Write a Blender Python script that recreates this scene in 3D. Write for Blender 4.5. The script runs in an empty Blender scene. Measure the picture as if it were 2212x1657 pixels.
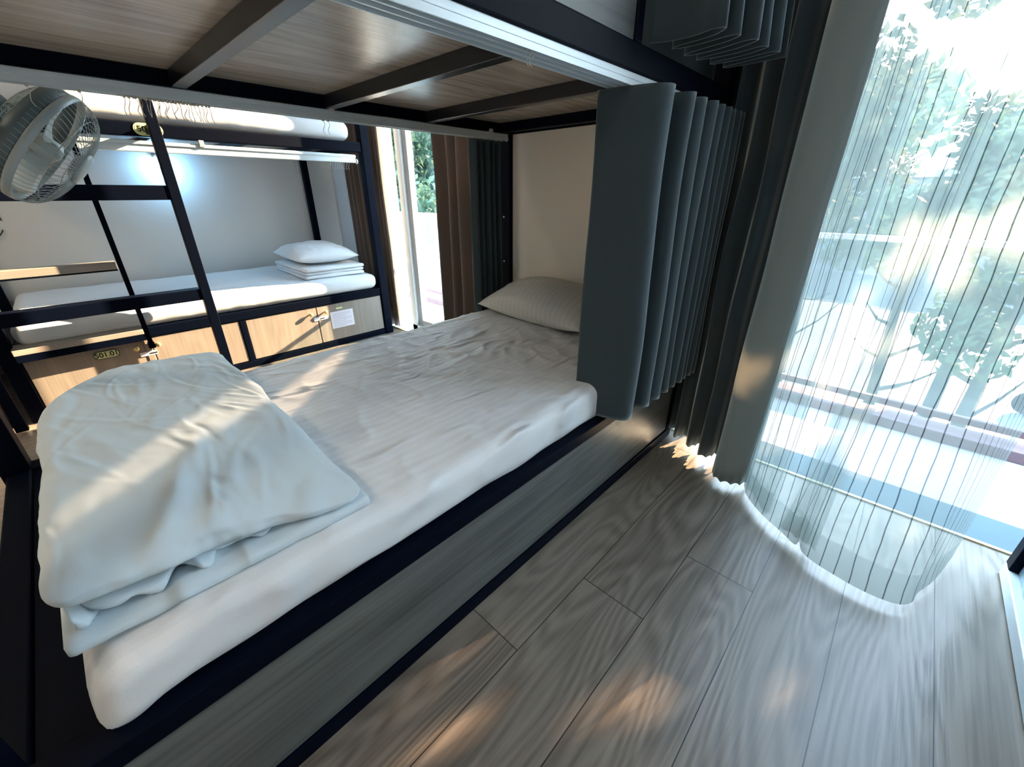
import bpy, bmesh, math, random
from mathutils import Vector, Matrix, noise
random.seed(7)
S = bpy.context.scene
C = S.collection
R = math.radians

# ------------------------------------------------------------------ camera
cam = bpy.data.cameras.new('camera'); co = bpy.data.objects.new('camera', cam); C.objects.link(co)
cam.sensor_width = 36; cam.lens = 36 * 885 / 2212
cam.clip_start = .02; cam.clip_end = 300
co.location = (0, 0, 1.1); co.rotation_euler = (R(90 - 24.9), 0, R(43.3))
S.camera = co

# ------------------------------------------------------------------ colour management
S.view_settings.view_transform = 'Standard'; S.view_settings.look = 'None'
S.view_settings.gamma = 1; S.view_settings.use_curve_mapping = False
S.view_settings.exposure = 0.75

# ------------------------------------------------------------------ daylight
w = bpy.data.worlds.new('sky'); S.world = w; w.use_nodes = True
nt = w.node_tree; bg = nt.nodes['Background']
tc = nt.nodes.new('ShaderNodeTexCoord'); sx = nt.nodes.new('ShaderNodeSeparateXYZ')
mr = nt.nodes.new('ShaderNodeMapRange'); cr = nt.nodes.new('ShaderNodeValToRGB')
nt.links.new(tc.outputs['Generated'], sx.inputs[0]); nt.links.new(sx.outputs['Z'], mr.inputs[0])
mr.inputs[1].default_value = -.2; mr.inputs[2].default_value = .9
nt.links.new(mr.outputs[0], cr.inputs[0])
cr.color_ramp.elements[0].color = (.62, .80, .92, 1); cr.color_ramp.elements[1].color = (.45, .70, 1, 1)
e = cr.color_ramp.elements.new(.35); e.color = (.80, .92, 1, 1)
nt.links.new(cr.outputs[0], bg.inputs[0]); bg.inputs[1].default_value = 9.0

def lamp(name, kind, energy, col, **k):
    l = bpy.data.lights.new(name, kind); l.energy = energy; l.color = col
    o = bpy.data.objects.new(name, l); C.objects.link(o)
    for a, v in k.items(): setattr(l, a, v)
    return o
sun = lamp('sun', 'SUN', 32, (1, .66, .40), angle=R(.4))
sun.rotation_euler = Vector((.27, 1, .44)).to_track_quat('Z', 'Y').to_euler()
# added spot, squeezed to a stripe, standing in for sun reflected off a building
glint = lamp('glint_stand_in', 'SPOT', 3800, (1, .62, .38), spot_size=R(3.6), spot_blend=.25, shadow_soft_size=.02)
glint.scale = (.23, 1, 1)
gt = Vector((-1.24, .25, .53)); gd = Vector((-.88, 1, .50)).normalized()
glint.location = gt + gd * 9
glint.rotation_euler = gd.to_track_quat('Z', 'Y').to_euler()

# ------------------------------------------------------------------ materials
def newmat(n):
    m = bpy.data.materials.new(n); m.use_nodes = True
    return m, m.node_tree.nodes, m.node_tree.links, m.node_tree.nodes['Principled BSDF']
def simple(n, col, rough=.5, metal=0, nscale=0, namt=.1, bump=0, bscale=60, stretch=(1, 1, 1), spec=.5, detail=3):
    m, N, L, b = newmat(n)
    b.inputs['Base Color'].default_value = (*col, 1); b.inputs['Roughness'].default_value = rough
    b.inputs['Metallic'].default_value = metal; b.inputs['Specular IOR Level'].default_value = spec
    t = N.new('ShaderNodeTexCoord'); mp = N.new('ShaderNodeMapping'); mp.inputs['Scale'].default_value = stretch
    L.new(t.outputs['Object'], mp.inputs[0])
    nz = N.new('ShaderNodeTexNoise'); nz.inputs['Scale'].default_value = nscale or 8; nz.inputs['Detail'].default_value = detail
    L.new(mp.outputs[0], nz.inputs[0])
    mx = N.new('ShaderNodeMix'); mx.data_type = 'RGBA'
    mx.inputs[6].default_value = (*[c * (1 - namt) for c in col], 1); mx.inputs[7].default_value = (*[min(1, c * (1 + namt)) for c in col], 1)
    L.new(nz.outputs[0], mx.inputs[0]); L.new(mx.outputs[2], b.inputs['Base Color'])
    if bump:
        n2 = N.new('ShaderNodeTexNoise'); n2.inputs['Scale'].default_value = bscale; n2.inputs['Detail'].default_value = 4
        L.new(mp.outputs[0], n2.inputs[0])
        bp = N.new('ShaderNodeBump'); bp.inputs['Strength'].default_value = bump; bp.inputs['Distance'].default_value = .01
        L.new(n2.outputs[0], bp.inputs['Height']); L.new(bp.outputs[0], b.inputs['Normal'])
    return m

def math_(N, L, op, a, b=None, c=None):
    n = N.new('ShaderNodeMath'); n.operation = op
    for i, v in enumerate((a, b, c)):
        if v is None: continue
        if isinstance(v, (int, float)): n.inputs[i].default_value = v
        else: L.new(v, n.inputs[i])
    return n.outputs[0]

def wood(n, dark, light, rough=.4, axis='Y', gscale=1.0, contrast=1.0, planks=False, coat=0, spec=.5):
    """streaky laminate grain running along one axis; planks=True adds floor boards with seams"""
    m, N, L, b = newmat(n)
    t = N.new('ShaderNodeTexCoord'); sp = N.new('ShaderNodeSeparateXYZ'); L.new(t.outputs['Object'], sp.inputs[0])
    ax = 'XYZ'.index(axis); o = [i for i in range(3) if i != ax]
    along = sp.outputs[ax]; a1 = sp.outputs[o[0]]; a2 = sp.outputs[o[1]]
    seam = None; idf = None
    if planks:
        u = math_(N, L, 'DIVIDE', math_(N, L, 'ADD', sp.outputs[0], .059), .2013)
        k = math_(N, L, 'FLOOR', u); fu = math_(N, L, 'FRACT', u)
        v = math_(N, L, 'DIVIDE', math_(N, L, 'SUBTRACT', math_(N, L, 'SUBTRACT', sp.outputs[1], 1.44), math_(N, L, 'MULTIPLY', k, .31)), 1.22)
        kv = math_(N, L, 'FLOOR', v); fv = math_(N, L, 'FRACT', v)
        eu = math_(N, L, 'MINIMUM', fu, math_(N, L, 'SUBTRACT', 1, fu)); ev = math_(N, L, 'MINIMUM', fv, math_(N, L, 'SUBTRACT', 1, fv))
        s1 = math_(N, L, 'LESS_THAN', eu, .0062); s2 = math_(N, L, 'LESS_THAN', ev, .0011)
        seam = math_(N, L, 'MAXIMUM', s1, s2)
        wn = N.new('ShaderNodeTexWhiteNoise'); wn.noise_dimensions = '2D'; cb = N.new('ShaderNodeCombineXYZ')
        L.new(k, cb.inputs[0]); L.new(kv, cb.inputs[1]); L.new(cb.outputs[0], wn.inputs['Vector'])
        idf = wn.outputs['Value']
    cb = N.new('ShaderNodeCombineXYZ')
    L.new(math_(N, L, 'MULTIPLY', a1, 9 * gscale), cb.inputs[0])
    L.new(math_(N, L, 'MULTIPLY', along, 1.5 * gscale), cb.inputs[1])
    L.new(math_(N, L, 'ADD', math_(N, L, 'MULTIPLY', a2, 9 * gscale), math_(N, L, 'MULTIPLY', idf, 37.0) if idf else 0.0), cb.inputs[2])
    n1 = N.new('ShaderNodeTexNoise'); n1.inputs['Scale'].default_value = .55; n1.inputs['Detail'].default_value = 1.5
    L.new(cb.outputs[0], n1.inputs[0])
    rings = math_(N, L, 'SINE', math_(N, L, 'MULTIPLY', n1.outputs[0], 130 if planks else 60))
    rings = math_(N, L, 'MULTIPLY_ADD', rings, .5, .5)
    cb2 = N.new('ShaderNodeCombineXYZ')
    L.new(math_(N, L, 'MULTIPLY', a1, 110 * gscale), cb2.inputs[0]); L.new(math_(N, L, 'MULTIPLY', along, 2.6 * gscale), cb2.inputs[1]); L.new(math_(N, L, 'MULTIPLY', a2, 110 * gscale), cb2.inputs[2])
    n2 = N.new('ShaderNodeTexNoise'); n2.inputs['Scale'].default_value = 1; n2.inputs['Detail'].default_value = 4; L.new(cb2.outputs[0], n2.inputs[0])
    cb3 = N.new('ShaderNodeCombineXYZ')
    L.new(math_(N, L, 'MULTIPLY', a1, 14 * gscale), cb3.inputs[0]); L.new(math_(N, L, 'MULTIPLY', along, .8 * gscale), cb3.inputs[1]); L.new(math_(N, L, 'MULTIPLY', a2, 14 * gscale), cb3.inputs[2])
    n3 = N.new('ShaderNodeTexNoise'); n3.inputs['Scale'].default_value = 1; n3.inputs['Detail'].default_value = 3; L.new(cb3.outputs[0], n3.inputs[0])
    f = math_(N, L, 'ADD', math_(N, L, 'MULTIPLY', rings, .27 if planks else .12), math_(N, L, 'MULTIPLY', n2.outputs[0], .75 if planks else .62))
    f = math_(N, L, 'ADD', f, math_(N, L, 'MULTIPLY', n3.outputs[0], .45))
    if idf: f = math_(N, L, 'ADD', f, math_(N, L, 'MULTIPLY', math_(N, L, 'SUBTRACT', idf, .5), .22))
    f = math_(N, L, 'MULTIPLY_ADD', math_(N, L, 'SUBTRACT', f, .62 if planks else .55), 1.6 * contrast, .5)
    cl = N.new('ShaderNodeClamp'); L.new(f, cl.inputs[0])
    mx = N.new('ShaderNodeMix'); mx.data_type = 'RGBA'; mx.inputs[6].default_value = (*dark, 1); mx.inputs[7].default_value = (*light, 1)
    L.new(cl.outputs[0], mx.inputs[0]); col = mx.outputs[2]
    if seam is not None:
        m2 = N.new('ShaderNodeMix'); m2.data_type = 'RGBA'; L.new(seam, m2.inputs[0]); L.new(col, m2.inputs[6])
        m2.inputs[7].default_value = (*[c * .28 for c in dark], 1); col = m2.outputs[2]
    L.new(col, b.inputs['Base Color'])
    b.inputs['Roughness'].default_value = rough; b.inputs['Specular IOR Level'].default_value = spec
    if coat: b.inputs['Coat Weight'].default_value = coat; b.inputs['Coat Roughness'].default_value = .25
    bp = N.new('ShaderNodeBump'); bp.inputs['Strength'].default_value = .12; bp.inputs['Distance'].default_value = .004
    L.new(cl.outputs[0], bp.inputs['Height']); L.new(bp.outputs[0], b.inputs['Normal'])
    return m

def linen(n, col, stripe=0.0, wr=.35, wscale=9, rough=.85, stretch=(1, 1, 1)):
    m, N, L, b = newmat(n)
    b.inputs['Roughness'].default_value = rough; b.inputs['Sheen Weight'].default_value = .15
    t = N.new('ShaderNodeTexCoord'); mp = N.new('ShaderNodeMapping'); mp.inputs['Scale'].default_value = stretch
    L.new(t.outputs['Object'], mp.inputs[0])
    d = N.new('ShaderNodeTexNoise'); d.inputs['Scale'].default_value = 3; L.new(mp.outputs[0], d.inputs[0])
    ad = N.new('ShaderNodeMix'); ad.data_type = 'RGBA'; ad.blend_type = 'ADD'; ad.inputs[0].default_value = .35
    L.new(mp.outputs[0], ad.inputs[6]); L.new(d.outputs['Color'], ad.inputs[7])
    nz = N.new('ShaderNodeTexNoise'); nz.noise_type = 'RIDGED_MULTIFRACTAL'; nz.inputs['Scale'].default_value = wscale; nz.inputs['Detail'].default_value = 3
    L.new(ad.outputs[2], nz.inputs[0])
    fine = N.new('ShaderNodeTexNoise'); fine.inputs['Scale'].default_value = 350; L.new(t.outputs['Object'], fine.inputs[0])
    h = math_(N, L, 'ADD', nz.outputs[0], math_(N, L, 'MULTIPLY', fine.outputs[0], .006))
    bp = N.new('ShaderNodeBump'); bp.inputs['Strength'].default_value = wr; bp.inputs['Distance'].default_value = .03
    L.new(h, bp.inputs['Height']); L.new(bp.outputs[0], b.inputs['Normal'])
    if stripe:
        sp = N.new('ShaderNodeSeparateXYZ'); L.new(t.outputs['Object'], sp.inputs[0])
        s = math_(N, L, 'SINE', math_(N, L, 'MULTIPLY', sp.outputs[0], 2 * math.pi / .03))
        s = math_(N, L, 'GREATER_THAN', s, 0)
        mx = N.new('ShaderNodeMix'); mx.data_type = 'RGBA'; mx.inputs[6].default_value = (*col, 1)
        mx.inputs[7].default_value = (*[c * (1 - stripe) for c in col], 1); L.new(s, mx.inputs[0]); L.new(mx.outputs[2], b.inputs['Base Color'])
        L.new(math_(N, L, 'MULTIPLY_ADD', s, .3, rough - .35), b.inputs['Roughness'])
    else: b.inputs['Base Color'].default_value = (*col, 1)
    return m

def cloth(n, col, trans=.2, col2=None, rough=.9, weave=.15):
    """heavy curtain cloth: diffuse with a little light let through"""
    m, N, L, b = newmat(n)
    b.inputs['Base Color'].default_value = (*col, 1); b.inputs['Roughness'].default_value = rough; b.inputs['Sheen Weight'].default_value = 1.0; b.inputs['Sheen Tint'].default_value = (.8, .95, 1, 1)
    b.inputs['Sheen Roughness'].default_value = .4
    t = N.new('ShaderNodeTexCoord'); nz = N.new('ShaderNodeTexNoise'); nz.inputs['Scale'].default_value = 220
    mp = N.new('ShaderNodeMapping'); mp.inputs['Scale'].default_value = (1, 1, .25); L.new(t.outputs['Object'], mp.inputs[0]); L.new(mp.outputs[0], nz.inputs[0])
    bp = N.new('ShaderNodeBump'); bp.inputs['Strength'].default_value = weave; bp.inputs['Distance'].default_value = .003
    L.new(nz.outputs[0], bp.inputs['Height']); L.new(bp.outputs[0], b.inputs['Normal'])
    tr = N.new('ShaderNodeBsdfTranslucent'); tr.inputs[0].default_value = (*(col2 or col), 1)
    mx = N.new('ShaderNodeMixShader'); mx.inputs[0].default_value = trans
    L.new(b.outputs[0], mx.inputs[1]); L.new(tr.outputs[0], mx.inputs[2]); L.new(mx.outputs[0], N['Material Output'].inputs[0])
    return m

def sheer(n, col, clear=.5, stripes=True, hem=0.0):
    """voile with dark vertical yarns; UV: u = metres along the cloth, v = metres above its lower edge"""
    m, N, L, b = newmat(n); N.remove(b)
    uv = N.new('ShaderNodeUVMap'); sp = N.new('ShaderNodeSeparateXYZ'); L.new(uv.outputs[0], sp.inputs[0])
    nz = N.new('ShaderNodeTexNoise'); nz.inputs['Scale'].default_value = 6; nz.inputs['Detail'].default_value = 2; L.new(uv.outputs[0], nz.inputs[0])
    u = math_(N, L, 'ADD', sp.outputs[0], math_(N, L, 'MULTIPLY', math_(N, L, 'SUBTRACT', nz.outputs[0], .5), .012))
    f = math_(N, L, 'FRACT', math_(N, L, 'DIVIDE', u, .04))
    s = math_(N, L, 'LESS_THAN', math_(N, L, 'ABSOLUTE', math_(N, L, 'SUBTRACT', f, .5)), .038)
    if not stripes: s = math_(N, L, 'MULTIPLY', s, 0)
    hm = math_(N, L, 'LESS_THAN', sp.outputs[1], hem)
    tr = N.new('ShaderNodeBsdfTransparent'); tl = N.new('ShaderNodeBsdfTranslucent'); df = N.new('ShaderNodeBsdfDiffuse')
    mc = N.new('ShaderNodeMix'); mc.data_type = 'RGBA'; mc.inputs[6].default_value = (*col, 1); mc.inputs[7].default_value = (.03, .045, .05, 1)
    L.new(s, mc.inputs[0]); L.new(mc.outputs[2], tl.inputs[0]); L.new(mc.outputs[2], df.inputs[0])
    a = N.new('ShaderNodeMixShader'); a.inputs[0].default_value = .5; L.new(df.outputs[0], a.inputs[1]); L.new(tl.outputs[0], a.inputs[2])
    fac = math_(N, L, 'SUBTRACT', clear, math_(N, L, 'MULTIPLY', hm, clear * .45))
    fac = math_(N, L, 'MULTIPLY', fac, math_(N, L, 'SUBTRACT', 1, math_(N, L, 'MULTIPLY', s, .6)))
    x = N.new('ShaderNodeMixShader'); L.new(fac, x.inputs[0]); L.new(a.outputs[0], x.inputs[1]); L.new(tr.outputs[0], x.inputs[2])
    L.new(x.outputs[0], N['Material Output'].inputs[0])
    return m

def pane(n, tint=(.93, .98, .98), gloss=.08):
    m, N, L, b = newmat(n); N.remove(b)
    tr = N.new('ShaderNodeBsdfTransparent'); tr.inputs[0].default_value = (*tint, 1)
    g = N.new('ShaderNodeBsdfGlossy'); g.inputs['Roughness'].default_value = .03
    x = N.new('ShaderNodeMixShader'); x.inputs[0].default_value = gloss
    L.new(tr.outputs[0], x.inputs[1]); L.new(g.outputs[0], x.inputs[2]); L.new(x.outputs[0], N['Material Output'].inputs[0])
    return m

M = {}
M['metal'] = simple('black_powder_coated_steel', (.0006, .0024, .009), .5, nscale=30, namt=.25, bump=.03, bscale=200, spec=.06)
M['slatmetal'] = simple('satin_black_steel', (.004, .006, .012), .28, nscale=30, namt=.2, bump=.03, bscale=200, spec=.9)
M['alu'] = simple('brushed_aluminium', (.60, .68, .72), .4, metal=.25, nscale=4, namt=.12, stretch=(60, 1, 60))
M['floor'] = wood('floor_oak_boards', (.075, .060, .047), (.245, .212, .175), rough=.30, planks=True, contrast=.85)
M['soffit'] = wood('bunk_deck_laminate', (.20, .165, .135), (.62, .54, .46), rough=.26, axis='Y', contrast=1.15, gscale=1.3)
M['panel'] = wood('grey_oak_laminate', (.036, .042, .042), (.165, .175, .165), rough=.45, axis='Y', gscale=.8, contrast=1.0)
M['door'] = wood('locker_oak_laminate', (.17, .140, .118), (.36, .315, .27), rough=.5, axis='Z', gscale=.9, contrast=.7)
M['shelf'] = wood('shelf_laminate', (.22, .20, .18), (.42, .39, .35), rough=.35, axis='Y', contrast=.6)
M['sheet'] = linen('satin_stripe_sheet', (.80, .82, .84), stripe=.035, wr=.9, wscale=9, stretch=(1.8, .7, 1))
M['duvet'] = linen('duvet_cover', (.64, .74, .80), wr=.85, wscale=9, stretch=(.7, 1.5, 1))
M['white'] = linen('white_cotton', (.76, .79, .82), wr=.4, wscale=5)
M['cream'] = simple('cream_panel', (.88, .82, .72), .55, nscale=3, namt=.04)
M['wall'] = simple('painted_wall', (.68, .68, .66), .8, nscale=2, namt=.05, bump=.05, bscale=120)
M['wallw'] = simple('white_painted_wall', (.74, .76, .78), .8, nscale=2, namt=.04, bump=.05, bscale=120)
M['ceil'] = simple('ceiling_paint', (.7, .72, .74), .85, nscale=2, namt=.03)
M['curtain'] = cloth('grey_blackout_cloth', (.032, .054, .068), .03)
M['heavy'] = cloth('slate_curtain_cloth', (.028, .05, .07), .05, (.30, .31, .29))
M['taupe'] = cloth('taupe_painted_lit_cloth', (.09, .10, .10), .45, (.34, .34, .31))  # paler copy of the slate cloth; daylight through it is put into the colour
M['brown'] = cloth('brown_curtain_cloth', (.17, .13, .11), .08, (.40, .31, .25))
M['sheer'] = sheer('striped_voile', (.29, .35, .34), .44, hem=.085)
M['voile'] = sheer('plain_voile', (.95, .95, .93), .15, stripes=False)
M['glass'] = pane('window_glass')
M['frame'] = simple('white_window_frame', (.55, .57, .58), .4, nscale=5, namt=.03)
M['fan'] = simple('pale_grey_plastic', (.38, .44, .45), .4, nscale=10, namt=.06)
M['fandark'] = simple('fan_dark_and_shaded_plastic', (.10, .14, .15), .5, nscale=10, namt=.08)  # dark mount plastic; on the rear band the shade is put into the colour
M['blade'] = simple('translucent_blade_plastic', (.55, .60, .58), .3, nscale=6, namt=.05)
M['brass'] = simple('brass_knob', (.75, .60, .28), .3, metal=.6, nscale=20, namt=.05)
M['paper'] = simple('printed_paper', (.80, .78, .86), .8, nscale=10, namt=.02)
M['ink'] = simple('faded_ink', (.40, .40, .48), .8)
M['black'] = simple('black_ink', (.01, .012, .01), .6)
M['plate'] = simple('pale_lime_plastic', (.75, .80, .42), .4, nscale=20, namt=.05)
M['platerim'] = simple('dark_green_plastic', (.05, .09, .04), .4)
M['wire'] = simple('clear_hook_plastic', (.55, .53, .48), .3)
M['cable'] = simple('dark_cable', (.03, .035, .04), .5)
M['concrete'] = simple('balcony_tiles', (.36, .37, .39), .6, nscale=4, namt=.06)
M['street'] = simple('pale_paving', (.13, .145, .16), .8, nscale=.4, namt=.15)
M['kerb'] = simple('plum_painted_kerb', (.16, .11, .13), .6, nscale=6, namt=.15)
M['leaf'] = None
M['bark'] = simple('grey_bark', (.04, .055, .055), .9, nscale=10, namt=.3, bump=.4, bscale=25, stretch=(1, 1, .2))
M['threshold'] = simple('anodised_threshold', (.07, .11, .135), .55, metal=.0, spec=.2, nscale=6, namt=.15)
M['brassstrip'] = simple('brass_trim', (.62, .55, .33), .4, metal=.4, nscale=6, namt=.1)
M['car'] = simple('pale_blue_car_paint', (.16, .24, .34), .25, nscale=3, namt=.03)
M['tyre'] = simple('tyre_rubber', (.02, .022, .025), .8)
M['building'] = simple('pale_render', (.12, .14, .16), .85, nscale=1, namt=.08)
M['bglass'] = simple('dark_window_glass', (.16, .22, .28), .15)

def leafmat(n, c1, c2):
    m, N, L, b = newmat(n); b.inputs['Roughness'].default_value = .6
    t = N.new('ShaderNodeTexCoord'); nz = N.new('ShaderNodeTexNoise'); nz.inputs['Scale'].default_value = 1.2; L.new(t.outputs['Object'], nz.inputs[0])
    r = N.new('ShaderNodeMix'); r.data_type = 'RGBA'; r.inputs[6].default_value = (*c1, 1); r.inputs[7].default_value = (*c2, 1); L.new(nz.outputs[0], r.inputs[0])
    L.new(r.outputs[2], b.inputs['Base Color'])
    tr = N.new('ShaderNodeBsdfTranslucent'); L.new(r.outputs[2], tr.inputs[0])
    x = N.new('ShaderNodeMixShader'); x.inputs[0].default_value = .45; L.new(b.outputs[0], x.inputs[1]); L.new(tr.outputs[0], x.inputs[2]); L.new(x.outputs[0], N['Material Output'].inputs[0])
    return m
M['leaf'] = leafmat('green_leaves', (.035, .075, .05), (.10, .165, .105))
M['leafy'] = leafmat('yellowing_leaves', (.05, .08, .045), (.15, .165, .095))

def emit(n, col, st):
    m, N, L, b = newmat(n); b.inputs['Emission Color'].default_value = (*col, 1); b.inputs['Emission Strength'].default_value = st
    b.inputs['Base Color'].default_value = (.8, .9, 1, 1)
    nz = N.new('ShaderNodeTexNoise'); L.new(nz.outputs[0], b.inputs['Roughness'])
    return m
M['led'] = emit('lit_led_lens', (.55, .82, 1), 14)

# ------------------------------------------------------------------ object helpers
OFF = {}
def _mesh(bm, mat, name, off, smooth):
    if off != Vector((0, 0, 0)): bmesh.ops.translate(bm, verts=bm.verts, vec=-off)
    me = bpy.data.meshes.new(name); bm.to_mesh(me); bm.free()
    me.materials.append(mat)
    if smooth:
        for p in me.polygons: p.use_smooth = True
    return me
def obj(name, bm, mat, parent=None, smooth=False, label=None, origin=None, autosmooth=False):
    off = OFF[parent.name] if parent else (Vector(origin) if origin else Vector((0, 0, 0)))
    me = _mesh(bm, mat, name, off, smooth or autosmooth)
    if autosmooth:
        try: me.set_sharp_from_angle(angle=R(35))
        except Exception: pass
    o = bpy.data.objects.new(name, me); C.objects.link(o)
    if parent: o.parent = parent
    else: o.location = off
    OFF[o.name] = off
    if label: o['label'] = label
    return o
def thing(name, label, cat, loc=(0, 0, 0), group=None):
    o = bpy.data.objects.new(name, None); C.objects.link(o); o.location = loc; o.empty_display_size = .1
    o['label'] = label; o['category'] = cat
    if group: o['group'] = group
    OFF[o.name] = Vector(loc)
    return o
def tag(o, label, cat, group=None, kind=None):
    o['label'] = label; o['category'] = cat
    if group: o['group'] = group
    if kind: o['kind'] = kind
    return o
def struct(name, bm, mat, parent=None, **k):
    o = obj(name, bm, mat, parent, **k)
    if not parent: o['kind'] = 'structure'
    return o
def nb(): return bmesh.new()
def box(bm, x0, x1, y0, y1, z0, z1, bev=0):
    v = [bm.verts.new((x, y, z)) for x in (x0, x1) for y in (y0, y1) for z in (z0, z1)]
    fs = [bm.faces.new([v[i] for i in f]) for f in ((0, 1, 3, 2), (4, 6, 7, 5), (0, 4, 5, 1), (2, 3, 7, 6), (0, 2, 6, 4), (1, 5, 7, 3))]
    if bev: bmesh.ops.bevel(bm, geom=list({e for f in fs for e in f.edges}), offset=bev, segments=2, affect='EDGES', profile=.5)
    return bm
def bx(*a, bev=.003): return box(nb(), *a, bev=bev)
def tube(bm, pts, r, n=8, cap=True, closed=False):
    pts = [Vector(p) for p in pts]; rings = []
    rs = r if isinstance(r, (list, tuple)) else [r] * len(pts)
    up = Vector((0, 0, 1))
    for i, p in enumerate(pts):
        if closed: d = (pts[(i + 1) % len(pts)] - pts[i - 1]).normalized()
        else: d = (pts[min(i + 1, len(pts) - 1)] - pts[max(i - 1, 0)]).normalized()
        a = d.cross(up)
        if a.length < 1e-3: a = d.cross(Vector((1, 0, 0)))
        a.normalize(); b = d.cross(a).normalized()
        rings.append([bm.verts.new(p + (a * math.cos(t) + b * math.sin(t)) * rs[i]) for t in [2 * math.pi * k / n for k in range(n)]])
    m = len(rings)
    for i in range(m if closed else m - 1):
        A, B = rings[i], rings[(i + 1) % m]
        for k in range(n): bm.faces.new((A[k], A[(k + 1) % n], B[(k + 1) % n], B[k]))
    if cap and not closed: bm.faces.new(rings[0][::-1]); bm.faces.new(rings[-1])
    return bm
def lathe(bm, prof, mat4, n=24):
    rings = [[bm.verts.new(mat4 @ Vector((r * math.cos(2 * math.pi * k / n), r * math.sin(2 * math.pi * k / n), z))) for k in range(n)] for r, z in prof]
    for A, B in zip(rings, rings[1:]):
        for k in range(n): bm.faces.new((A[k], A[(k + 1) % n], B[(k + 1) % n], B[k]))
    bm.faces.new(rings[0][::-1]); bm.faces.new(rings[-1])
    return bm
def frame_to(loc, z):
    return Matrix.Translation(loc) @ Vector(z).normalized().to_track_quat('Z', 'Y').to_matrix().to_4x4()
def rbox(x0, x1, y0, y1, z0, z1, r, nx, ny, nz, fn=None):
    """closed soft slab: a gridded box with rounded edges; fn(p, n) returns a displaced point"""
    bm = nb(); c = Vector(((x0 + x1) / 2, (y0 + y1) / 2, (z0 + z1) / 2)); h = Vector(((x1 - x0) / 2, (y1 - y0) / 2, (z1 - z0) / 2))
    n = (nx, ny, nz); cache = {}
    def vert(i):
        if i in cache: return cache[i]
        p = Vector([(-1 + 2 * i[k] / n[k]) * h[k] for k in range(3)])
        # crowd the outer rows into the rounding
        q = Vector([max(-(h[k] - r), min(h[k] - r, p[k])) for k in range(3)])
        d = p - q
        if d.length > 1e-9: nrm = d.normalized(); p = q + nrm * r
        else: nrm = Vector((0, 0, 1 if i[2] == n[2] else -1))
        p = p + c
        if fn: p = fn(p, nrm)
        cache[i] = bm.verts.new(p); return cache[i]
    for ax in range(3):
        a, b = [k for k in range(3) if k != ax]
        for s in (0, n[ax]):
            for i in range(n[a]):
                for j in range(n[b]):
                    def I(u, v):
                        t = [0, 0, 0]; t[ax] = s; t[a] = u; t[b] = v; return tuple(t)
                    f = [vert(I(i, j)), vert(I(i + 1, j)), vert(I(i + 1, j + 1)), vert(I(i, j + 1))]
                    if (s == 0) != (ax == 1): f = f[::-1]
                    try: bm.faces.new(f)
                    except ValueError: pass
    bmesh.ops.recalc_face_normals(bm, faces=bm.faces)
    return bm
def fbm(p, o=4): return noise.fractal(Vector(p), .9, 2.0, o)
def ridge(p):
    return 1 - abs(noise.noise(Vector(p))) * 2
def cat(pts, n=10):
    pts = [Vector(p) for p in pts]; P = [pts[0] * 2 - pts[1]] + pts + [pts[-1] * 2 - pts[-2]]; out = []
    for i in range(1, len(P) - 2):
        a, b, c, d = P[i - 1:i + 3]
        for k in range(n):
            t = k / n
            out.append(.5 * ((2 * b) + (c - a) * t + (2 * a - 5 * b + 4 * c - d) * t * t + (3 * b - a - 3 * c + d) * t ** 3))
    out.append(pts[-1]); return out
def curtain(bot, top, z0, z1, rows=24, wob=.004, seed=0, scallop=0, ease=1.0, zfn=None):
    """sheet hung between a lower and an upper plan curve (same number of points); UV in metres"""
    bm = nb(); uvl = bm.loops.layers.uv.new('UVMap'); n = len(bot)
    L = [0]
    for i in range(1, n): L.append(L[-1] + (Vector(bot[i]) - Vector(bot[i - 1])).length)
    G = []
    for j in range(rows + 1):
        t = j / rows; row = []
        for i in range(n):
            b = Vector(bot[i][:2]); a = Vector(top[i][:2]); s = t ** ease; p = b.lerp(a, s)
            zb = zfn(i / (n - 1)) if zfn else z0
            if scallop: zb += scallop * abs(math.sin(L[i] * math.pi / .035))
            z = zb + (z1 - zb) * t
            k = noise.noise(Vector((L[i] * 6, z * 2.2, seed))) * wob
            k2 = noise.noise(Vector((L[i] * 6, z * 2.2, seed + 9))) * wob
            row.append((bm.verts.new((p.x + k, p.y + k2, z)), L[i], z - zb))
        G.append(row)
    for j in range(rows):
        for i in range(n - 1):
            q = [G[j][i], G[j][i + 1], G[j + 1][i + 1], G[j + 1][i]]
            f = bm.faces.new([v[0] for v in q])
            for lp, v in zip(f.loops, q): lp[uvl].uv = (v[1], v[2])
    return bm
def solid(o, t=.003):
    m = o.modifiers.new('thickness', 'SOLIDIFY'); m.thickness = t; m.offset = 0
    return o
def zigzag(x_in, x_out, y0, y1, n, jit=0, seed=1):
    r = random.Random(seed); pts = []
    for i in range(2 * n + 1):
        y = y0 + (y1 - y0) * i / (2 * n); pts.append(((x_in if i % 2 == 0 else x_out) + r.uniform(-jit, jit), y + r.uniform(-jit, jit) * .5, 0))
    return pts
def text_mesh(s, size, depth=.0006):
    c = bpy.data.curves.new('t', 'FONT'); c.body = s; c.size = size; c.extrude = depth; c.align_x = 'CENTER'; c.align_y = 'CENTER'; c.offset = size * .02
    o = bpy.data.objects.new('t', c); C.objects.link(o); bpy.context.view_layer.update()
    me = bpy.data.meshes.new_from_object(o.evaluated_get(bpy.context.evaluated_depsgraph_get()))
    bm = nb(); bm.from_mesh(me); bpy.data.objects.remove(o); bpy.data.meshes.remove(me)
    return bm

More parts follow.
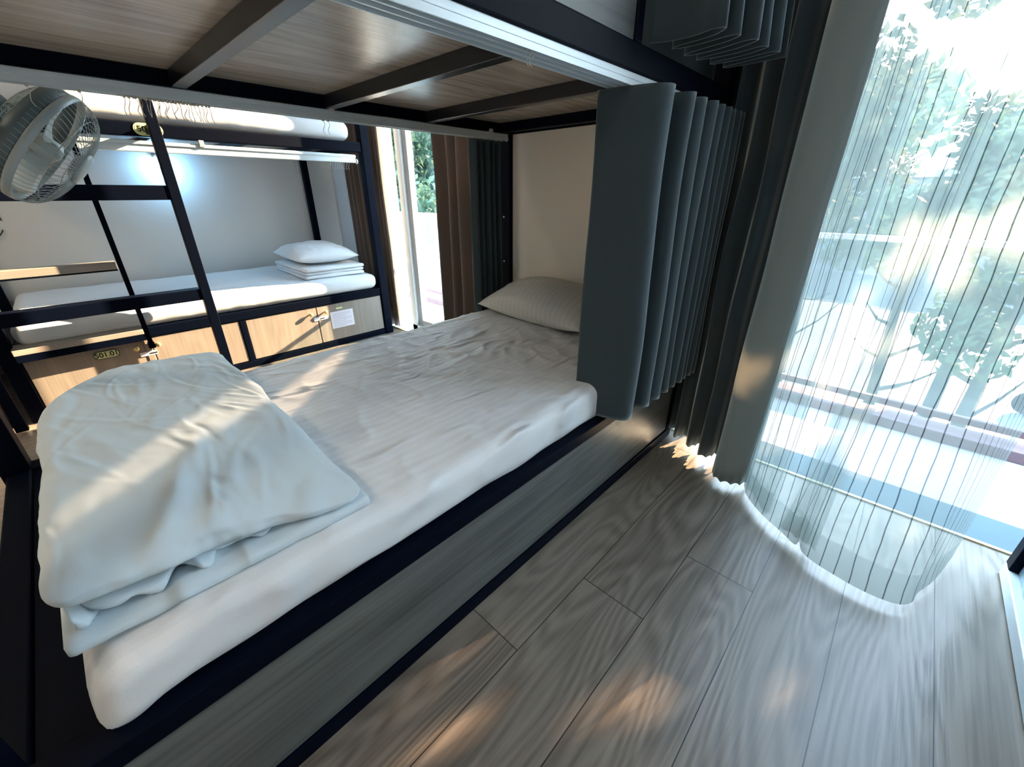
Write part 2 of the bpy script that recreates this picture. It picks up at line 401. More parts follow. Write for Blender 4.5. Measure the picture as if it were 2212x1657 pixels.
# ================================================================== THE ROOM
FW = 1.98      # inner face of the window wall
struct('floor', bx(-4.2, 1.62, -2.4, 1.885, -.12, 0, bev=0), M['floor'])
struct('ceiling', bx(-4.2, 1.62, -2.4, 2.1, 2.62, 2.74, bev=0), M['ceil'])
struct('wall_left', bx(-4.32, -4.2, -2.4, 2.1, -.12, 2.62, bev=0), M['wall'])
struct('wall_right', bx(1.62, 1.74, -2.4, 2.1, -.12, 2.62, bev=0), M['wallw'])
struct('wall_back', bx(-4.32, 1.74, -2.52, -2.4, -.12, 2.62, bev=0), M['wallw'])
bm = nb(); box(bm, -4.2, -3.30, FW, 2.1, -.12, 2.62); box(bm, -1.86, -.60, FW, 2.1, -.12, 2.62); box(bm, 1.3, 1.62, FW, 2.1, -.12, 2.62)
box(bm, -3.30, -1.86, FW, 2.1, 2.45, 2.62); box(bm, -.60, 1.3, FW, 2.1, 2.45, 2.62)
struct('wall_front', bm, M['wallw'])
# aisle window: frame, sash bar, pane
bm = nb()
box(bm, -3.30, -3.25, 1.96, 2.06, 0, 2.45); box(bm, -3.05, -2.985, 1.96, 2.06, 0, 2.45); box(bm, -1.92, -1.86, 1.96, 2.06, 0, 2.45); box(bm, -3.30, -1.86, 1.96, 2.06, 2.39, 2.45)
box(bm, -3.30, -1.86, 1.96, 2.06, -.02, .05)
w1 = struct('window_1', bm, M['frame'])
bm = nb(); box(bm, -2.985, -2.935, 1.985, 2.035, .05, 2.39, .003); box(bm, -2.50, -2.465, 1.985, 2.035, .05, 2.39, .003)
box(bm, -2.935, -2.50, 1.985, 2.035, .05, .10); box(bm, -2.935, -2.50, 1.985, 2.035, 2.32, 2.39)
obj('sash', bm, M['frame'], w1)
obj('glass_pane', bx(-3.25, -3.05, 2.007, 2.012, .05, 2.39, bev=0), M['glass'], w1)
obj('glass_pane', bx(-2.935, -2.50, 2.007, 2.012, .10, 2.32, bev=0), M['glass'], w1)
# balcony door opening
bm = nb(); box(bm, -.60, -.54, 1.96, 2.06, 0, 2.45); box(bm, 1.24, 1.30, 1.96, 2.06, 0, 2.45); box(bm, -.60, 1.30, 1.96, 2.06, 2.39, 2.45)
door = struct('door_1', bm, M['frame'])
struct('trim_1', bx(-.60, 1.30, 1.885, 2.075, -.10, .004, bev=.002), M['threshold'])
struct('trim_2', bx(-4.2, 1.62, 1.872, 1.886, -.02, .006, bev=.001), M['brassstrip'])
struct('baseboard_back', bx(-4.2, 1.62, -2.4, -2.385, 0, .08), M['wallw'])

for nm, lx, ly, pw, lb in (('fill_ceiling_lamp', .05, -1.55, 9, 'round warm ceiling lamp added unseen behind the camera to brighten the near bed'), ('fill_ceiling_lamp', -2.45, -1.5, 9, 'round warm ceiling lamp added unseen between the two bunk rows as fill light')):  # lamps added out of view because the near bed was too dark
    t_ = thing(nm, lb, 'lamp', (lx, ly, 2.62))
    obj('housing', lathe(nb(), [(.16, -.05), (.175, -.03), (.175, 0), (.02, 0)], Matrix.Translation((lx, ly, 2.62)), 36), M['frame'], t_, smooth=True)
    obj('diffuser', lathe(nb(), [(.02, -.075), (.10, -.068), (.15, -.052), (.02, -.05)], Matrix.Translation((lx, ly, 2.62)), 36), emit('warm_fill_glow', (1, .86, .66), 2), t_, smooth=True)
    l_ = lamp('fill_ceiling_light', 'AREA', pw, (1, .84, .62), shape='DISK', size=.3); l_.location = (lx, ly, 2.535)
# ================================================================== NEAR BUNK BED
def post(parent, x0, x1, y0, y1, z0, z1): return obj('post', bx(x0, x1, y0, y1, z0, z1, bev=.004), M['metal'], parent)
nbk = thing('bunk_bed', 'black steel bunk bed in the foreground with a grey wood side panel', 'bunk bed', (-1.2, .8, 0))
obj('side_panel', bx(-.672, -.640, -.24, 1.80, .045, .325), M['panel'], nbk, label='grey wood-grain side panel')
bm = nb(); box(bm, -.70, -.632, -.30, 1.82, .0, .045, .004); box(bm, -.70, -.634, -.30, 1.82, .325, .368, .004)
box(bm, -1.76, -1.70, -.30, 1.82, 0, .045, .004); box(bm, -1.76, -1.70, -.30, 1.82, .325, .368, .004)
box(bm, -1.76, -.64, -.30, -.25, .325, .368, .004); box(bm, -1.76, -.64, -.30, -.25, 0, .045, .004); box(bm, -1.76, -.64, 1.77, 1.82, .325, .368, .004)
obj('lower_frame', bm, M['metal'], nbk)
obj('bed_deck', bx(-1.70, -.70, -.25, 1.77, .345, .36), M['metal'], nbk)
obj('end_panel', bx(-1.74, -.65, -.285, -.262, .045, .325), M['metal'], nbk)
obj('side_panel', bx(-1.74, -1.715, -.24, 1.80, .045, .325), M['panel'], nbk, label='grey wood-grain side panel')
post(nbk, -1.765, -1.69, 1.775, 1.835, 0, 2.40); post(nbk, -.695, -.635, 1.775, 1.835, 0, 2.40)
post(nbk, -1.765, -1.70, -.31, -.25, 0, 2.40); post(nbk, -.70, -.637, -.31, -.25, 0, 2.40)
obj('headboard_panel', bx(-1.70, -.69, 1.80, 1.818, .368, 1.40), M['cream'], nbk, label='cream head panel')
bm = nb(); box(bm, -1.74, -1.68, -.30, 1.80, 1.376, 1.436, .004); box(bm, -.70, -.638, -.30, 1.80, 1.376, 1.436, .004)
box(bm, -1.70, -.66, 1.70, 1.745, 1.376, 1.436, .003); box(bm, -1.70, -.66, 1.79, 1.82, 1.376, 1.436, .003); box(bm, -1.70, -.66, -.30, -.25, 1.376, 1.436, .003)
obj('upper_frame', bm, M['metal'], nbk)
for y in (-.08, .365, .81, 1.25):
    obj('slat', bx(-1.68, -.70, y, y + .036, 1.376, 1.416, bev=.002), M['slatmetal'], nbk)
obj('upper_deck', bx(-1.69, -.69, -.28, 1.79, 1.416, 1.434, bev=0), M['soffit'], nbk, label='wood-grain underside of the top bunk')
obj('upper_side_board', bx(-.668, -.645, -.24, 1.115, 1.436, 1.66), M['panel'], nbk)
post(nbk, -.668, -.64, 1.115, 1.15, 1.436, 2.0)
bm = nb()
box(bm, -.712, -.645, -.25, 1.62, 1.362, 1.376, .001)
for x in (-.712, -.690, -.668, -.650): box(bm, x, x + .004, -.25, 1.62, 1.350, 1.363)
obj('curtain_rail', bm, M['alu'], nbk, label='silver curtain track under the right rail')
bm = nb()
box(bm, -1.712, -1.672, -.25, 1.745, 1.357, 1.372, .002)
for x in (-1.712, -1.676): box(bm, x, x + .004, -.25, 1.745, 1.342, 1.358)
lr = obj('curtain_rail', bm, M['alu'], nbk, label='silver curtain track under the left rail')
for y in (.82, 1.62): obj('clip', bx(-1.705, -1.668, y, y + .018, 1.365, 1.386), M['wire'], lr)
bm = nb(); lathe(bm, [(.006, 0), (.011, .004), (.011, .012), (.004, .016)], frame_to((-1.692, 1.745, 1.352), (0, 1, 0)), 10); obj('end_cap', bm, M['wire'], lr)
# screws on the head post
for z in (.74, .98): obj('screw', lathe(nb(), [(.005, 0), (.005, .002), (.003, .003)], frame_to((-1.735, 1.775, z), (0, -1, 0)), 10), M['alu'], nbk)

# mattress with a loose striped sheet
def near_matt(p, n):
    q = p.copy(); top = n.z > .3
    if top:
        edge = min(1, max(0, (q.y + .1) / .3))
        q.z += .0045 * ridge((q.x * 5, q.y * 9, 3)) ** 3 + .006 * fbm((q.x * 2.5, q.y * 2.5, 1))
        # crumpled patch in the middle of the bed
        g = math.exp(-((q.x + 1.25) / .33) ** 2 - ((q.y - 1.0) / .42) ** 2)
        q.z += g * .010 * (max(0, ridge((q.x * 11 + 2 * noise.noise(q * 4), q.y * 7 + q.x * 4, 7))) ** 2 - .3)
    side = max(0, n.x)
    q.x += side * .006 * noise.noise(Vector((q.y * 6, q.z * 10, 2)))
    low = max(0, min(1, (.44 - p.z) / .07)) * (1 if p.x > -1 else 0)
    q.z += low * (.012 * noise.noise(Vector((q.y * 3.2, 0, 5))) + .008 * noise.noise(Vector((q.y * 9, 0, 8))) + .012 * max(0, .5 - q.y) - .012)
    foot = max(0, min(1, (-.06 - q.y) / .12))
    q.z -= foot * max(0, min(1, (q.x + 1.1) / .4)) * .012
    cw = max(0, 1 - (Vector((q.x, q.y, q.z)) - Vector((-.672, -.155, .392))).length / .055)
    q.x += .004 * cw; q.y -= .012 * cw; q.z -= .012 * cw + .004 * cw * math.sin(q.x * 300)
    q.z = max(q.z, .368)
    return q
mat = obj('mattress', rbox(-1.735, -.655, -.168, 1.79, .370, .492, .045, 150, 260, 16, near_matt), M['sheet'], None, smooth=True, origin=(-1.2, .8, .37))
tag(mat, 'mattress under a white striped sheet on the foreground lower bunk', 'mattress')
# folded duvet at the foot
DZ = .494
rd = random.Random(12); CR = []
for _ in range(34):
    cx_, cy_ = rd.uniform(-1.68, -.76), rd.uniform(-.15, .27); a_ = rd.gauss(.15, .45) if rd.random() < .75 else rd.uniform(0, 3.1)
    CR.append((cx_, cy_, math.cos(a_), math.sin(a_), rd.uniform(.05, .16), rd.uniform(.0014, .0036), rd.uniform(.005, .009), rd.uniform(-2, 2)))
def duvet_top(p, n):
    q = p.copy()
    u = (q.x + 1.74) / 1.04; v = (q.y + .17) / .46          # 0..1 across, 0..1 towards the head
    thick = 1 - .55 * max(0, v - .45) * 1.8 * max(0, (u - .45) / .55) - .30 * max(0, v - .55)
    q.z = DZ + .012 + (q.z - DZ - .012) * thick
    if n.z > -.2:
        s = max(0, n.z)
        q.z += s * (.010 * fbm((q.x * 1.8, q.y * 2.4, 2)) + .004 * noise.noise(Vector((q.x * 6, q.y * 12, 3))))
        for cx_, cy_, ca, sa, ln, am, wd, cv_ in CR:
            dx = q.x - cx_; dy = q.y - cy_; al = dx * ca + dy * sa; ac = -dx * sa + dy * ca - cv_ * al * al
            if abs(al) < ln * 2 and abs(ac) < .05: q.z += s * am * math.exp(-(ac / wd) ** 2 - (al / ln) ** 2) - s * am * .5 * math.exp(-((ac - wd * 1.8) / wd) ** 2 - (al / ln) ** 2)
        # a broad soft fold running in from the open side
        cd = (q.y - .03 + .35 * (q.x + .9)) / .022; q.z += s * .012 * math.exp(-cd * cd) * max(0, min(1, (q.x + 1.15) / .2))
        q.z -= s * .018 * max(0, (u - .85) / .15) ** 2
    zr = min(1, max(0, (p.z - DZ - .026) / .086)); q.z += .046 * max(0, min(1, (u - .6) / .25)) * max(0, 1 - v * 1.3) * (1 - zr) ** 1.3 * (1.0 if u > .6 else 0)
    q.y += n.y * .010 * fbm((q.x * 4, q.z * 8, 6)); q.x += n.x * .014 * fbm((q.y * 7, q.z * 9, 8))
    if v > .6 and u > .8: q.x += .03 * (v - .6) * (u - .8) * 10
    r = max(0, .30 - u) / .30
    q.y += .17 * r * r * max(0, 1 - 1.6 * v)                # rounded corner by the foot
    return q
dv = thing('duvet', 'pale blue-white duvet folded flat across the foot of the foreground mattress', 'duvet', (-1.2, .05, DZ))
obj('top_layer', rbox(-1.745, -.715, -.168, .290, DZ + .026, DZ + .112, .036, 210, 110, 10, duvet_top), M['duvet'], dv, smooth=True)
def duvet_bot(p, n):
    q = p.copy(); q.x += n.x * .010 * fbm((q.y * 6, 1, 6)); q.z += .003 * fbm((q.x * 6, q.y * 9, 3)) * (n.z > 0)
    v = (q.y + .17) / .46; u = (q.x + 1.74) / 1.04
    if q.x > -.9: q.x += .018 * v
    r = max(0, .30 - u) / .30; q.y += .17 * r * r * max(0, 1 - 1.6 * v)
    return q
obj('bottom_layer', rbox(-1.72, -.705, -.170, .296, DZ, DZ + .024, .011, 60, 50, 3, duvet_bot), M['duvet'], dv, smooth=True)
# cloth bunched between the layers along the open side
bm = nb(); G = []
for i in range(90):
    t = i / 89; y = -.158 + t * .34; row = []
    hgt = .036 * (1 - t * 1.05 if t < .9 else .055) + .003
    for k in range(12):
        s = k / 11
        ph = 26 * t + 1.6 * math.sin(5 * t * 3)
        x = -.790 + .062 * (max(0.0, math.sin(s * math.pi)) ** .7) * (1 - .35 * t) + .022 * math.sin(ph + s * 2.2) * (1 - t * .6) + .012 * noise.noise(Vector((t * 14, s * 3, 2)))
        z = DZ + .022 + s * hgt
        row.append(bm.verts.new((min(x, -.722), y + .010 * math.sin(ph * .5 + s * 3), z)))
    G.append(row)
for i in range(89):
    for k in range(11): bm.faces.new((G[i][k], G[i][k + 1], G[i + 1][k + 1], G[i + 1][k]))
solid(obj('inner_fold', bm, M['duvet'], dv, smooth=True), .004)

def pillow(name, w, d, h, loc, rz, tilt, mat, label, seed=0, tz=0, dent=0.0):
    bm = nb(); n = 44; top = {}; bot = {}
    for i in range(n + 1):
        for j in range(n + 1):
            u = -1 + 2 * i / n; v = -1 + 2 * j / n
            e = max(0, (1 - abs(u) ** 2.6)) * max(0, (1 - abs(v) ** 2.6))
            hz = h * e ** .55
            pin = 1 - .06 * (1 - v * v) * abs(u) ** 6 * 1.0; pin2 = 1 - .07 * (1 - u * u) * abs(v) ** 6
            x = u * w / 2 * (1 - .05 * (1 - v * v) * (abs(u) ** 4)); y = v * d / 2 * (1 - .07 * (1 - u * u) * (abs(v) ** 4))
            wr = .007 * ridge((u * 3 + seed, v * 2.5 + noise.noise(Vector((u * 2, v * 2, seed))), seed)) ** 2 + .010 * noise.noise(Vector((u * 1.6, v * 1.6, seed + 3)))
            zz = hz * .62 + wr * min(1, e * 4) - dent * math.exp(-(u * u + v * v) * 2.5) * h
            top[i, j] = bm.verts.new((x, y, zz))
            if i in (0, n) or j in (0, n): bot[i, j] = top[i, j]
            else: bot[i, j] = bm.verts.new((x, y, -hz * .38))
    for i in range(n):
        for j in range(n):
            bm.faces.new((top[i, j], top[i + 1, j], top[i + 1, j + 1], top[i, j + 1]))
            bm.faces.new((bot[i, j + 1], bot[i + 1, j + 1], bot[i + 1, j], bot[i, j]))
    Mx = Matrix.Rotation(R(rz), 4, 'Z') @ Matrix.Rotation(R(tilt), 4, 'X') @ Matrix.Rotation(R(tz), 4, 'Y')
    bmesh.ops.transform(bm, matrix=Mx, verts=bm.verts)
    bmesh.ops.translate(bm, verts=bm.verts, vec=loc)
    o = obj(name, bm, mat, None, smooth=True, origin=loc); tag(o, label, 'pillow'); return o
M['pillow'] = linen('pillow_cotton', (.62, .62, .58), stripe=.05, wr=.5, wscale=4, stretch=(1, 1, 1))
pillow('pillow', .70, .40, .185, Vector((-1.31, 1.675, .572)), -3, 7, M['pillow'], 'creamy grey pillow propped at the head of the foreground lower bunk', 3)

# ================================================================== FAR BUNK BED
OX0, OX1 = -4.19, -3.12
ob = thing('bunk_bed', 'black steel bunk bed against the far left wall with sunlit locker doors under it', 'bunk bed', (-3.65, .7, 0))
bm = nb(); box(bm, OX1 - .06, OX1, -.36, 1.80, 0, .045, .004); box(bm, OX1 - .06, OX1, -.36, 1.80, .335, .392, .004)
box(bm, OX0, OX0 + .05, -.36, 1.80, .335, .392); box(bm, OX0, OX1, -.36, -.31, .335, .392); box(bm, OX0, OX1, 1.75, 1.80, .335, .392)
obj('lower_frame', bm, M['metal'], ob)
obj('bed_deck', bx(OX0 + .04, OX1 - .05, -.31, 1.75, .37, .388), M['metal'], ob)
for y in (1.725, -.37): post(ob, OX1 - .055, OX1 + .01, y, y + .065, 0, 2.4)
for y in (1.70, -.37): post(ob, OX0, OX0 + .045, y, y + .05, 0, 2.4)
for y in (.185, .69): obj('divider', bx(OX1 - .05, OX1 - .004, y - .012, y + .022, .045, .335), M['metal'] if y > .5 else M['door'], ob)
def knob(y, z, p): obj('knob', lathe(nb(), [(.005, 0), (.005, .010), (.013, .016), (.015, .022), (.011, .029), (.003, .031)], frame_to((OX1 - .008, y, z), (1, 0, 0)), 16), M['brass'], p, smooth=True)
doors = []
for (a, b, ky) in ((-.30, .172, .135), (.212, .675, .235), (.716, 1.183, 1.135), (1.19, 1.72, 1.245)):
    d = obj('door', bx(OX1 - .026, OX1 - .008, a, b, .050, .330, bev=.002), M['door'], ob); doors.append(d)
    knob(ky, .285, d)
# latch plates across the door gaps
for (y0, y1, dd) in ((.142, .222, 0), (1.155, 1.262, 2)):
    bm = nb(); box(bm, OX1 - .009, OX1 - .003, y0, y1, .228, .252, .001); l = obj('latch', bm, M['paper'], doors[dd], label='white latch plate')
    bm = nb(); box(bm, OX1 - .004, OX1 - .001, y0 + .045, y0 + .08, .236, .244, .0005); obj('latch_bolt', bm, M['cable'], l) if False else obj('keyhole_cover', bm, M['cable'], doors[dd])
def capsule(bm, cy, cz, w, h, x0, x1, n=10):
    pts = []
    r = h / 2
    for k in range(n + 1): a = -math.pi / 2 + math.pi * k / n; pts.append((cy + w / 2 - r + r * math.cos(a), cz + r * math.sin(a)))
    for k in range(n + 1): a = math.pi / 2 + math.pi * k / n; pts.append((cy - w / 2 + r + r * math.cos(a), cz + r * math.sin(a)))
    A = [bm.verts.new((x0, y, z)) for y, z in pts]; B = [bm.verts.new((x1, y, z)) for y, z in pts]
    bm.faces.new(A[::-1]); bm.faces.new(B)
    for i in range(len(A)): bm.faces.new((A[i], A[(i + 1) % len(A)], B[(i + 1) % len(A)], B[i]))
    return bm
def plate(parent, cy, cz, x, w, h, s, size, lab):
    p = obj('number_plate', capsule(nb(), cy, cz, w + .012, h + .010, x, x + .003), M['platerim'], parent, label=lab)
    t = capsule(nb(), cy, cz, w, h, x + .003, x + .0045)
    obj('plate_face', t, M['plate'], p) if parent.parent is None else None
    return p
def put_text(s, size, cy, cz, x, mat, parent):
    bm = text_mesh(s, size)
    m = Matrix.Translation((x, cy, cz)) @ Matrix(((0, 0, 1, 0), (1, 0, 0, 0), (0, 1, 0, 0), (0, 0, 0, 1)))
    bmesh.ops.transform(bm, matrix=m, verts=bm.verts); return obj('number', bm, mat, parent)
# the lower plate sits on the first locker door, the upper one on the top rail
npl = thing('number_plate', 'oval lime plate reading 501.01 on the shaded leftmost locker door', 'number plate', (OX1 - .007, .008, .282), 'oval bed number plates')
obj('rim', capsule(nb(), .008, .282, .112, .046, OX1 - .007, OX1 - .004), M['platerim'], npl)
obj('face', capsule(nb(), .008, .282, .102, .037, OX1 - .004, OX1 - .002), M['plate'], npl)
put_text('501.01', .037, .008, .282, OX1 - .001, M['black'], npl)
npl = thing('number_plate', 'oval lime plate starting 501 on the top rail behind the ladder', 'number plate', (OX1 + .002, .515, 1.404), 'oval bed number plates')
obj('rim', capsule(nb(), .520, 1.404, .124, .058, OX1 + .001, OX1 + .003), M['plate'], npl)
obj('face', capsule(nb(), .520, 1.404, .112, .048, OX1 + .003, OX1 + .004), M['plate'], npl)
put_text('501.02', .038, .525, 1.404, OX1 + .0045, M['black'], npl)
# taped notice
nt_ = thing('paper_notice', 'white printed notice taped on the locker door nearest the window', 'notice', (OX1 - .008, 1.37, .2))
obj('sheet', bx(OX1 - .0078, OX1 - .0068, 1.283, 1.465, .140, .270, bev=0), M['paper'], nt_)
bm = nb()
for i in range(9): box(bm, OX1 - .0068, OX1 - .0064, 1.297, 1.45 - (.05 if i % 3 == 2 else .0), .252 - i * .0125, .2545 - i * .0125)
obj('printed_lines', bm, M['ink'], nt_)
tag(obj('tape_label', bx(OX1 - .0078, OX1 - .0066, 1.335, 1.385, .287, .298, bev=0), M['plate'], None), 'tiny pale sticker above the taped notice on the locker', 'sticker')

# upper bunk
bm = nb(); box(bm, OX1 - .06, OX1, -.36, 1.76, 1.370, 1.432, .004); box(bm, OX0, OX0 + .05, -.36, 1.76, 1.372, 1.425)
for y in (-.34, .10, .55, 1.0, 1.45, 1.70): box(bm, OX0 + .03, OX1 - .03, y, y + .035, 1.380, 1.415)
obj('upper_frame', bm, M['metal'], ob)
obj('upper_deck', bx(OX0 + .01, OX1 - .04, -.34, 1.74, 1.416, 1.434, bev=0), M['soffit'], ob)
bm = nb(); box(bm, OX1 - .045, OX1 - .008, -.30, 1.675, 1.300, 1.352, .003); box(bm, OX1 - .008, OX1 - .002, -.30, 1.675, 1.335, 1.345)
rl = obj('curtain_rail', bm, M['alu'], ob, label='white curtain rail under the top bunk')
obj('end_cap', lathe(nb(), [(.008, 0), (.017, .004), (.017, .014), (.006, .02)], frame_to((OX1 - .02, 1.675, 1.31), (0, 1, 0)), 12), M['wire'], rl)
obj('clip', bx(OX1 - .01, OX1 + .004, .73, .755, 1.338, 1.372), M['wire'], rl)

def om(p, n):
    q = p.copy()
    if n.z > .3: q.z += .005 * fbm((q.x * 3, q.y * 3, 5)) + .003 * ridge((q.x * 8, q.y * 6, 6)) ** 2
    if n.x > .3: q.x += .006 * noise.noise(Vector((q.y * 5, q.z * 9, 4)))
    return q
m1 = obj('mattress', rbox(OX0 + .03, OX1 - .005, -.29, 1.715, .392, .512, .05, 50, 90, 10, om), M['white'], None, smooth=True, origin=(-3.65, .7, .392))
tag(m1, 'white sheeted mattress on the lower bunk by the far left wall, half in sun', 'mattress')
m2 = obj('mattress', rbox(OX0 + .03, OX1 - .005, -.31, 1.665, 1.436, 1.56, .055, 40, 90, 10, om), M['white'], None, smooth=True, origin=(-3.65, .7, 1.436))
tag(m2, 'white mattress up on the top bunk by the far left wall', 'mattress')

# folded blanket and pillow
def bl(k):
    def f(p, n):
        q = p.copy(); q.x += n.x * .008 * fbm((q.y * 6, q.z * 20, k)); q.z += (.004 * fbm((q.x * 6, q.y * 6, k))) * (n.z > 0)
        # rotate slightly about its middle
        c = Vector((-3.52, 1.43, 0)); a = R(-3 + k); d = q - c
        return Vector((c.x + d.x * math.cos(a) - d.y * math.sin(a), c.y + d.x * math.sin(a) + d.y * math.cos(a), q.z))
    return f
bk = thing('folded_blanket', 'white blanket folded in layers under the pillow on the far lower bunk', 'blanket', (-3.52, 1.43, .516))
for k, (z0, z1, dx) in enumerate(((.516, .543, 0), (.543, .566, .012), (.566, .594, .004))):
    obj('fold', rbox(-3.86 + dx, -3.19 - dx, 1.20, 1.66, z0, z1, .012, 30, 24, 4, bl(k)), M['white'], bk, smooth=True)
pillow('pillow', .66, .46, .145, Vector((-3.56, 1.43, .652)), -4, 0, M['white'], 'plump white pillow lying on a folded blanket on the far lower bunk', 8)

# ladder of the far bunk: wide black rungs between square rails
ld = obj('ladder', bx(-3.015, -2.975, .500, .548, 0.02, 1.545, bev=.003), M['metal'], ob)
obj('ladder_rail', bx(-3.015, -2.975, -.42, -.375, .02, 1.545), M['metal'], ld)
for z0, z1 in ((1.068, 1.138), (.528, .592)):
    obj('rung', bx(-3.06, -2.98, -.40, .505, z0, z1), M['metal'], ld)
obj('ladder_bracket', bx(-3.12, -3.0, .505, .54, 1.38, 1.42), M['metal'], ld)
# pair of wooden steps with a slim post between the ladder and the mattress
stp = obj('slim_post', bx(OX1 + .005, OX1 + .028, .195, .218, .31, 1.60), M['metal'], ob)
obj('post_foot', bx(OX1 + .002, OX1 + .032, .191, .222, .275, .31), M['metal'], stp)
for z0, z1 in ((.718, .766), (.335, .402)):
    s_ = obj('step_board', bx(OX1 - .06, OX1 + .062 if z0 < .5 else OX1 - .0, -.31, .192, z0 + (.037 if z0 < .5 else .008), z1), M['shelf'], ob, label='pale wooden step board')
    obj('step_bar', bx(OX1 - .055, OX1 + .060 if z0 < .5 else OX1 - .002, -.31, .192, z0, z0 + (.037 if z0 < .5 else .008)), M['metal'], s_)

# LED reading lamp
lp = thing('reading_lamp', 'small lit bluish LED lamp glowing on the far wall under the top bunk', 'lamp', (-4.19, .70, 1.32))
obj('lamp_body', lathe(nb(), [(.022, 0), (.030, .01), (.030, .035), (.012, .05)], frame_to((-4.2, .70, 1.345), (1, 0, -.3)), 20), M['wallw'], lp, smooth=True)
obj('lamp_lens', lathe(nb(), [(.034, 0), (.042, .015), (.040, .032), (.022, .044)], frame_to((-4.165, .705, 1.315), (.5, 0, -1)), 24), M['led'], lp, smooth=True)
l = lamp('reading_lamp_light', 'POINT', 3.0, (.22, .58, 1), shadow_soft_size=.03); l.location = (-4.10, .705, 1.255)
# cable loop on the far wall
bm = nb(); tube(bm, [(-4.185, -.30 + .115 * math.cos(a), .945 + .115 * math.sin(a)) for a in [2 * math.pi * k / 40 for k in range(41)]][:38], .004, 6)
tag(obj('cable', bm, M['cable'], None, smooth=True), 'thin dark cable looped on the far wall below the fan', 'cable')

# ================================================================== NEIGHBOURING BUNKS (slivers)
nx = thing('bunk_bed', 'next bunk past the foot of the far one, only its pale locker edge showing', 'bunk bed', (-3.6, -1.4, 0))
obj('locker_panel', bx(-3.165, -3.13, -2.2, -.47, .045, .335), M['cream'], nx)
bm = nb(); box(bm, -3.19, -3.12, -2.38, -.44, 0, .045); box(bm, -3.19, -3.12, -2.38, -.44, .335, .39)
obj('lower_frame', bm, M['metal'], nx)
obj('post', bx(-3.18, -3.12, -.46, -.41, 0, 2.4), M['metal'], nx)
obj('corner_strip', bx(-3.118, -3.106, -.40, -.39, 0, 2.0), M['alu'], nx)
obj('bed_deck', bx(-4.15, -3.19, -2.3, -.5, .36, .39), M['metal'], nx)
rb = thing('bunk_bed', 'dark framed bunk at the right edge of the photo, only its base corner showing', 'bunk bed', (1.0, .7, 0))
obj('post', bx(.492, .54, 1.70, 1.75, .0, 2.4), M['metal'], rb)
M['bluepanel'] = simple('blue_grey_laminate', (.16, .25, .30), .25, nscale=3, namt=.12, stretch=(8, 1, 8))
obj('side_panel', bx(.512, .53, -.2, 1.70, .05, .40), M['bluepanel'], rb)
bm = nb(); box(bm, .492, .54, -.2, 1.70, .40, .45, .003); box(bm, .53, 1.5, 1.70, 1.75, .40, .45)
obj('lower_frame', bm, M['metal'], rb)
obj('kick_strip', bx(.490, .530, -.2, 1.745, .004, .05), M['alu'], rb, label='shiny metal strip along the base')
obj('bed_deck', bx(.54, 1.5, -.2, 1.70, .41, .44), M['metal'], rb)

